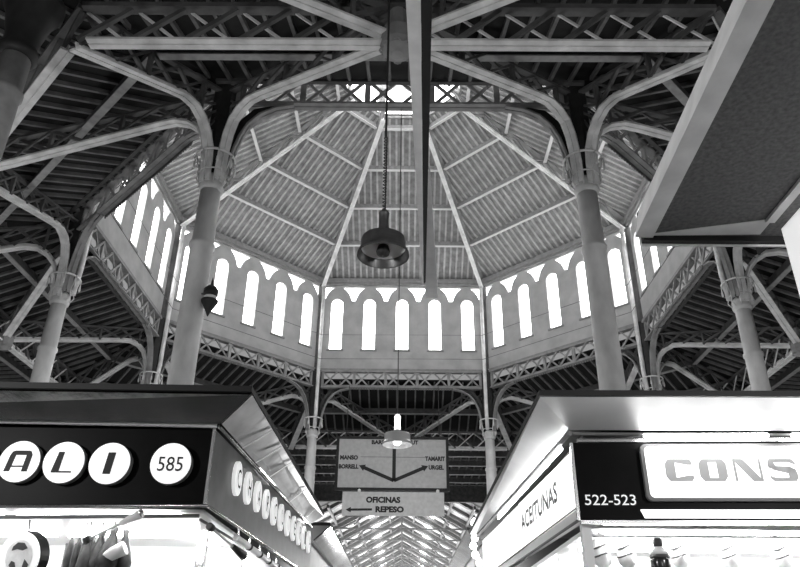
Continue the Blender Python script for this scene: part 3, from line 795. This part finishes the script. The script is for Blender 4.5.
# ------------------------------------------------------------------ right market stall
t = thing('market_stall', 'right grocery stall with black fascia, 522-523 and a lit CONS sign', 'stall', (4, 8.6, 0))
XE = 6.4
fsr = MB().hexa([(1.66, 6.33, 2.65), (XE, 6.10, 2.65), (XE, 6.2, 2.65), (1.66, 6.43, 2.65)], [(1.66, 6.33, 3.31), (XE, 6.10, 3.31), (XE, 6.2, 3.31), (1.66, 6.43, 3.31)]).build('front_sign_board', 'black', t)
fu = np.array((XE - 1.66, -.23, 0)); fu /= np.linalg.norm(fu); fnv = np.array((fu[1], -fu[0], 0))
def FR_(x, z): # point on the front board at world x
    k = (x - 1.66) / fu[0]; return np.array((1.66 + fu[0]*k, 6.33 + fu[1]*k, z))
def rounded(x0, x1, z0, z1, r): 
    return arc2(x0+r, z0+r, r, PI, 1.5*PI, 5) + arc2(x1-r, z0+r, r, 1.5*PI, 2*PI, 5) + arc2(x1-r, z1-r, r, 0, .5*PI, 5) + arc2(x0+r, z1-r, r, .5*PI, PI, 5)
kx = lambda x: (x - 1.66) / fu[0]
MB().prism(rounded(kx(2.23), kx(4.9), 2.80, 3.285, .05), (1.66, 6.33, 0), fu, Z, fnv, 0, .05).build('lightbox_rim', 'discside', fsr)
MB().prism(rounded(kx(2.26), kx(4.87), 2.825, 3.26, .04), (1.66, 6.33, 0), fu, Z, fnv, .05, .055).build('lightbox_face', 'lightbox', fsr)
def stroke(poly): return poly
def Cg(w, hh): 
    s = .085 * w / .23
    return [[(0, .04), (.0, hh - .04), (.03, hh), (.085, hh), (.085, 0), (.03, 0)], [(.085, 0), (w - .02, 0), (w, .025), (w, .05), (w - .04, .05), (.085, .03)], [(.085, hh), (w - .02, hh), (w, hh - .025), (w, hh - .05), (w - .04, hh - .05), (.085, hh - .03)]]
def Og(w, hh):
    return [[(0, .04), (0, hh - .04), (.03, hh), (.08, hh), (.08, 0), (.03, 0)], [(w, .04), (w, hh - .04), (w - .03, hh), (w - .08, hh), (w - .08, 0), (w - .03, 0)], [(.08, 0), (w - .08, 0), (w - .08, .028), (.08, .028)], [(.08, hh), (w - .08, hh), (w - .08, hh - .028), (.08, hh - .028)]]
def Ng(w, hh):
    return [[(0, 0), (.02, 0), (.02, hh), (0, hh)], [(w - .02, 0), (w, 0), (w, hh), (w - .02, hh)], [(0, hh), (.085, hh), (w, 0), (w - .085, 0)]]
def Sg(w, hh):
    return [[(.02, hh), (w - .03, hh), (w, hh - .03), (w, hh - .055), (w - .05, hh - .03), (.02, hh - .03)], [(.02, hh), (.02, hh - .03), (.05, hh - .03), (.07, hh/2 + .02), (.07, hh/2), (0, hh/2 + .02), (0, hh - .03)],
            [(.0, hh/2 + .035), (w - .05, hh/2 + .03), (w, hh/2 - .01), (w - .07, hh/2 - .03), (.04, hh/2)], [(w - .075, hh/2 + .02), (w - .01, hh/2 + .01), (w, hh/2 - .03), (w, .03), (w - .02, 0), (w - .075, 0)], [(w - .075, 0), (.03, 0), (0, .03), (0, .05), (.05, .03), (w - .075, .03)]]
for g, x0 in ((Cg, 2.415), (Og, 2.70), (Ng, 2.99), (Sg, 3.28), (Cg, 3.58), (Og, 3.87)):
    if x0 > 3.5: continue
    glyph(g(.232, .19), tuple(np.array((1.66, 6.33, 2.96)) + fu * kx(x0) + fnv * .055), fu, Z, fnv, 'letter', 'midink' if g is not Cg else 'midink', fsr)
text_mb('522-523', FR_(1.93, 2.772) + fnv * .001, fu, Z, fnv, .088, .43, bold=.005).build('number', 'whiteink', fsr)
MB().bar(FR_(1.70, 3.33), FR_(XE, 3.33), .03, .03).build('upper_trim', 'trim', t)
MB().prism([(kx(2.2), 2.665), (kx(XE), 2.665), (kx(XE), 2.735), (kx(2.17), 2.735)], (1.66, 6.33, 0), fu, Z, fnv, 0, .015).build('lit_strip', 'lightbox', fsr)
MB().bar(FR_(1.66, 2.63), FR_(XE, 2.63), .05, .03).build('lower_trim', 'trim', t)
# side sign boxes
def side_x(y): return 1.655 - (y - 6.33) * .035
for (y0, y1, zt0, zt1, nm, lb) in ((6.36, 9.0, 3.24, 3.27, 'lit_side_sign', None), (9.06, 12.3, 3.26, 3.30, 'lit_side_sign', None)):
    sg = MB().hexa([(side_x(y0), y0, 2.76), (side_x(y0) + .08, y0, 2.76), (side_x(y1) + .08, y1, 2.76), (side_x(y1), y1, 2.76)], [(side_x(y0), y0, zt0), (side_x(y0) + .08, y0, zt0), (side_x(y1) + .08, y1, zt1), (side_x(y1), y1, zt1)]).build(nm, 'lightbox', t)
    if y0 < 7:
        text_mb('ACEITUNAS', (side_x(7.85) - .006, 7.95, 2.93), (0.035, -1, 0), Z, (-1, 0, 0), .2, 1.9, bold=.03).build('lettering', 'greyink', sg)
MB().hexa([(1.65, 6.36, 2.65), (1.72, 6.36, 2.65), (1.5, 12.3, 2.65), (1.45, 12.3, 2.65)], [(1.65, 6.36, 2.745), (1.72, 6.36, 2.745), (1.5, 12.3, 2.745), (1.45, 12.3, 2.745)]).build('side_lower_panel', 'white', t)
MB().bar((1.65, 6.34, 2.65), (1.65, 6.34, 3.31), .025, .025).build('corner_strip', 'trim', t)
MB().tube([(1.64, 6.35, 2.75), (1.45, 12.3, 2.75)], .008, 6).build('seam', 'discside', t)
MB().tube([(1.64, 6.35, 2.645), (1.45, 12.3, 2.645)], .014, 6).build('lower_trim', 'discside', t)
# canopy
quad_slab([(XE, 6.10, 3.385), (1.61, 6.17, 3.38), (1.28, 5.67, 3.51), (XE, 5.60, 3.515)], 'palesheet', 'front_fascia', t)
quad_slab([(1.61, 6.17, 3.38), (1.33, 12.3, 3.38), (1.31, 13.05, 3.51), (1.28, 5.67, 3.51)], 'palesheet', 'side_fascia', t)
MB().hexa([(1.27, 5.64, 3.512), (XE, 5.57, 3.517), (XE, 13.1, 3.512), (1.30, 13.1, 3.512)], [(1.27, 5.64, 3.56), (XE, 5.57, 3.565), (XE, 13.1, 3.56), (1.30, 13.1, 3.56)]).build('canopy_top', 'blackmatt', t)
MB().box((1.75, 6.3, 3.35), (XE, 12.3, 3.38)).build('canopy_underside', 'greypanel', t)
MB().tube([(1.615, 6.2, 3.36), (1.36, 12.3, 3.36)], .02, 8).build('gutter_rail', 'discside', t, True)
MB().tube([(1.62, 6.22, 3.36), (XE, 6.14, 3.365)], .015, 8).build('gutter_rail', 'discside', t, True)
MB().tube([(1.59, 6.5, 3.30), (1.46, 10.2, 3.31)], .018, 8).build('gutter_tube', 'softtube', t, True)
MB().tube([(2.25, 6.17, 3.335), (3.3, 6.12, 3.335)], .018, 8).build('gutter_tube', 'softtube', t, True)
MB().tube([(3.5, 6.11, 3.335), (4.8, 6.06, 3.335)], .018, 8).build('gutter_tube', 'softtube', t, True)
sm = MB()
for y, k in ((8.55, .0), (10.6, 0)):
    sm.tube([(side_x(y) - .05, y, 3.385), (1.295, y + .1, 3.51)], .006, 5)
sm.build('fascia_seams', 'discside', t)
# interior
MB().box((1.78, 6.45, 2.60), (XE, 12.2, 2.64)).build('ceiling_panel', 'white', t)
MB().box((1.85, 8.3, .9), (XE, 8.38, 2.6)).build('back_panel', 'white', t)
MB().box((1.9, 6.5, 0), (XE, 7.3, 1.1)).build('counter', 'white', t)
for p in ((1.72, 6.42), (6.3, 6.3), (1.62, 12.1), (6.3, 12.1)): MB().box((p[0] - .04, p[1] - .04, 0), (p[0] + .04, p[1] + .04, 2.63)).build('post', 'white', t)
for x0, x1 in ((1.9, 3.3), (3.4, 4.8), (4.9, 6.2)):
    MB().tube([(x0, 6.5, 2.575), (x1, 6.5, 2.575)], .02, 8).build('fluorescent_tube', 'tube', t, True)
for x0, x1 in ((1.9, 3.3), (3.4, 4.8), (4.9, 6.2)):
    MB().tube([(x0, 7.5, 2.57), (x1, 7.5, 2.57)], .02, 8).build('fluorescent_tube', 'tube', t, True)
for yy in (8.8, 10.0, 11.4):
    MB().tube([(2.0, yy - .6, 2.57), (1.95, yy + .6, 2.57)], .02, 8).build('fluorescent_tube', 'tube', t, True)
MB().tube([(1.75, 6.5, 2.55), (XE, 6.4, 2.55)], .012, 8).build('hanging_rail', 'trim', t, True)
# packaged hams and bottle
lab = ['white netted ham at the left end under the number 522-523', 'white netted ham just left of the dark bottle', 'white netted ham close right of the dark bottle',
       'white netted ham under the letters O and N of the lit sign', 'white netted ham under the letter S at the right edge']
def netted(x, y, label, z=2.26):
    t = thing('netted_ham', label, 'ham', (x, y, z - .12), 'netted hams hanging in the right stall')
    MB().tube([(x, y, z - .14), (x + .01, y, z - .1), (x, y, z), (x - .01, y, z + .09), (x, y, z + .13)], [.02, .07, .085, .05, .015], 16).build('sack', 'sack', t, True)
    for dz_, rr in ((.035, .079), (-.035, .088)):
        pts = [(x - .02 + rr * math.sin(a), y - rr * math.cos(a), z + dz_ + .018 * math.sin(2 * a)) for a in np.linspace(-1.0, 1.0, 9)]
        MB().tube(pts, [.003, .007, .008, .007, .006, .007, .009, .007, .003], 6).build('label_band', 'band', t, True)
    MB().tube([(x, y, z + .13), (x, y, 2.6)], .004, 5).build('string', 'greywire', t)
for x, lb in zip((1.889, 2.105, 2.567, 2.997, 3.453), lab): netted(x, 6.66, lb, 2.44)
bx, by, bz_ = 2.295, 6.36, 2.12
t = thing('bottle', 'dark bottle with black cap and white shoulder in the right stall', 'bottle', (bx, by, bz_))
MB().lathe((bx, by, bz_), [(.06, 0), (.08, .01), (.08, .22), (.076, .24)], 20).build('glass', 'bottle', t, True)
MB().lathe((bx, by, bz_), [(.076, .262), (.07, .29), (.045, .315), (.034, .325)], 20).build('shoulder', 'white', t, True)
MB().lathe((bx, by, bz_), [(.034, .325), (.04, .33), (.038, .385), (.026, .395)], 16).build('cap', 'lampdark', t, True)
MB().lathe((bx, by, bz_), [(.0805, .235), (.082, .24), (.078, .262), (.074, .264)], 20).build('neck_label', 'band', t, True)
t = thing('glass_shelf', 'thin glass shelf across the right stall holding the bottle', 'shelf', (4.0, 6.36, 2.1))
MB().box((1.9, 6.27, 2.10), (XE - .1, 6.46, 2.12)).build('plate', 'white', t)
br = MB()
br.box((1.92, 6.40, 1.1), (1.94, 6.42, 2.10)); br.build('bracket', 'trim', t)
MB().box((XE - .14, 6.40, 1.1), (XE - .12, 6.42, 2.10)).build('bracket', 'trim', t)
MB().box((1.9, 6.27, 0), (XE - .1, 6.46, 1.1)).build('front_panel', 'white', t)

# string of globe lights at the far end of the right stall
lbp = ('top', 'second', 'third', 'fourth', 'fifth', 'lowest')
t = thing('light_pole', 'thin pole carrying the string of white globe lights', 'pole', (1.47, 14.06, 0))
MB().tube([(1.49, 14.08, 0), (1.49, 14.08, 4.0)], .022, 8).build('shaft', 'discside', t, True)
MB().lathe((1.49, 14.08), [(.12, 0), (.12, .03), (.03, .06)], 12).build('base', 'discside', t, True)
for i, (x, z) in enumerate(((1.53, 3.85), (1.525, 3.725), (1.535, 3.585), (1.50, 3.445), (1.53, 3.29), (1.6, 3.15))):
    o = MB().lathe((x - .05, 14.0, z), [(.005, -.07), (.05, -.05), (.072, 0), (.05, .05), (.02, .07), (.02, .09)], 14).build('globe_light', 'globe', None, True)
    setp(o, 'white globe light at the far end of the right stall, %s of the string' % lbp[i], 'lamp', 'globe lights on the far right stall')

# ------------------------------------------------------------------ stalls further down the aisle
def far_stall(x0, x1, y0, y1, zl, zu, side, label, lit):
    t = thing('market_stall', label, 'stall', ((x0 + x1) / 2, (y0 + y1) / 2, 0))
    s = side; xi = x1 if s < 0 else x0
    MB().box((min(x0, x1), y0, zu), (max(x0, x1), y1, zu + .05)).build('canopy_top', 'blackmatt', t)
    xo = xi + (.28 if s > 0 else -.28)
    quad_slab([(xo, y0 + .2, zl), (xo, y1, zl), (xi, y1, zu), (xi, y0, zu)], 'chrome', 'side_fascia', t)
    xs_ = xo + (.05 if s > 0 else -.05)
    MB().box((min(xs_, xs_ + s*.05), y0 + .25, 2.65), (max(xs_, xs_ + s*.05), y1, zl)).build('side_sign_board', lit, t)
    MB().box((min(x0, x1) + (.4 if s > 0 else .1), y0 + .3, 0), (max(x0, x1) - (.1 if s > 0 else .4), y1, 2.62)).build('stall_body', 'greypanel', t)
far_stall(-6.2, -1.0, 11.9, 18.5, 3.26, 3.45, -1, 'dark far stall beyond the left delicatessen stall', 'greypanel')
far_stall(1.36, 6.4, 14.2, 20.5, 3.6, 3.75, 1, 'dim far stall beyond the string of globe lights', 'greypanel')

# ------------------------------------------------------------------ near canopy at the top right
t = thing('market_stall', 'near stall at right edge with dark soffit and pale canopy lip', 'stall', (2.5, .6, 0))
MB().hexa([(1.0, -2.5, 3.2), (3.6, -2.5, 3.2), (3.6, 2.60, 3.2), (1.22, 2.62, 3.2)], [(1.0, -2.5, 3.34), (3.6, -2.5, 3.34), (3.6, 2.60, 3.34), (1.22, 2.62, 3.34)]).build('soffit', 'soffit', t)
MB().hexa([(.925, -2.5, 3.19), (1.0, -2.5, 3.19), (1.215, 2.62, 3.19), (1.14, 2.62, 3.19)], [(.96, -2.5, 3.33), (1.0, -2.5, 3.33), (1.215, 2.62, 3.33), (1.175, 2.62, 3.33)]).build('canopy_lip', 'lip', t)
quad_slab([(1.215, 2.60, 3.197), (1.66, 2.48, 3.197), (1.66, 2.60, 3.197), (1.215, 2.615, 3.197)], 'lip', 'end_lip', t, .003)
MB().box((1.175, 2.622, 3.178), (3.6, 2.65, 3.33)).build('end_bar', 'blackmatt', t)
MB().box((1.175, 2.65, 3.172), (3.6, 2.662, 3.184)).build('end_trim', 'lip', t)
MB().box((1.632, -1.0, 3.185), (1.668, 2.49, 3.199)).build('soffit_strip', 'lip', t)
MB().box((1.682, -1, 2.4), (1.75, 2.48, 3.15)).build('side_sign_board', 'glowpanel', t)
MB().box((1.95, -1.5, 0), (3.5, 2.5, 1.1)).build('counter', 'greypanel', t)
MB().box((3.4, -2.4, 0), (3.5, 2.5, 3.2)).build('back_panel', 'greypanel', t)

# ------------------------------------------------------------------ light
def point(x, y, z, p, r=.25):
    l = bpy.data.lights.new('fill_light', 'POINT'); l.energy = p; l.shadow_soft_size = r  # unseen point light added to brighten ironwork, columns and stall fronts
    o = bpy.data.objects.new('fill_light', l); COL.objects.link(o); o.location = (x, y, z); return o
for x, y, z, p in ((-5.5, 1.5, 3.8, 520), (5.5, .5, 3.8, 520), (-11, 11, 3, 420), (11, 11, 3, 420), (-13, 24, 3, 320), (13, 24, 3, 320), (-3, 24, 2.6, 420), (3, 24, 2.6, 420), (0, 20, 2.2, 300)):
    point(x, y, z, p)
point(2.6, 1.2, 2.7, 60); point(-.6, -1.5, 2.8, 200)
for y in (62, 72, 84, 96): point(0, y, 5, 1500, .5)  # unseen lights added to brighten the far nave
w = bpy.data.worlds.new('World'); SC.world = w; w.use_nodes = True
w.node_tree.nodes['Background'].inputs['Color'].default_value = (.9, .9, .9, 1)
w.node_tree.nodes['Background'].inputs['Strength'].default_value = .3

# ------------------------------------------------------------------ camera
cam = bpy.data.cameras.new('camera'); co = bpy.data.objects.new('camera', cam); COL.objects.link(co)
cam.sensor_width = 36; cam.lens = 36 * 720.249 / 800; cam.clip_end = 500; cam.clip_start = .05
from mathutils import Matrix
rt = Vector((0.99988969, 0.00913, -.0117*0 )) 
p_, yaw, roll = .479419327, -.00907278856, -.0117333792
cyw, syw = math.cos(yaw), math.sin(yaw)
def world(vx, vy, vz): return np.array((vx * cyw + vy * syw, -vx * syw + vy * cyw, vz))
fw = world(0, math.cos(p_), math.sin(p_)); up0 = world(0, -math.sin(p_), math.cos(p_)); rt0 = world(1, 0, 0)
c_, r_ = math.cos(roll), math.sin(roll)
rt = rt0 * c_ - up0 * r_; up = rt0 * r_ + up0 * c_
mt = Matrix(((rt[0], up[0], -fw[0], .170385), (rt[1], up[1], -fw[1], 0), (rt[2], up[2], -fw[2], 1.6), (0, 0, 0, 1)))
co.matrix_world = mt
SC.camera = co
SC.view_settings.view_transform = 'Standard'; SC.view_settings.look = 'None'
SC.view_settings.gamma = 1; SC.view_settings.use_curve_mapping = False
SC.view_settings.exposure = .22
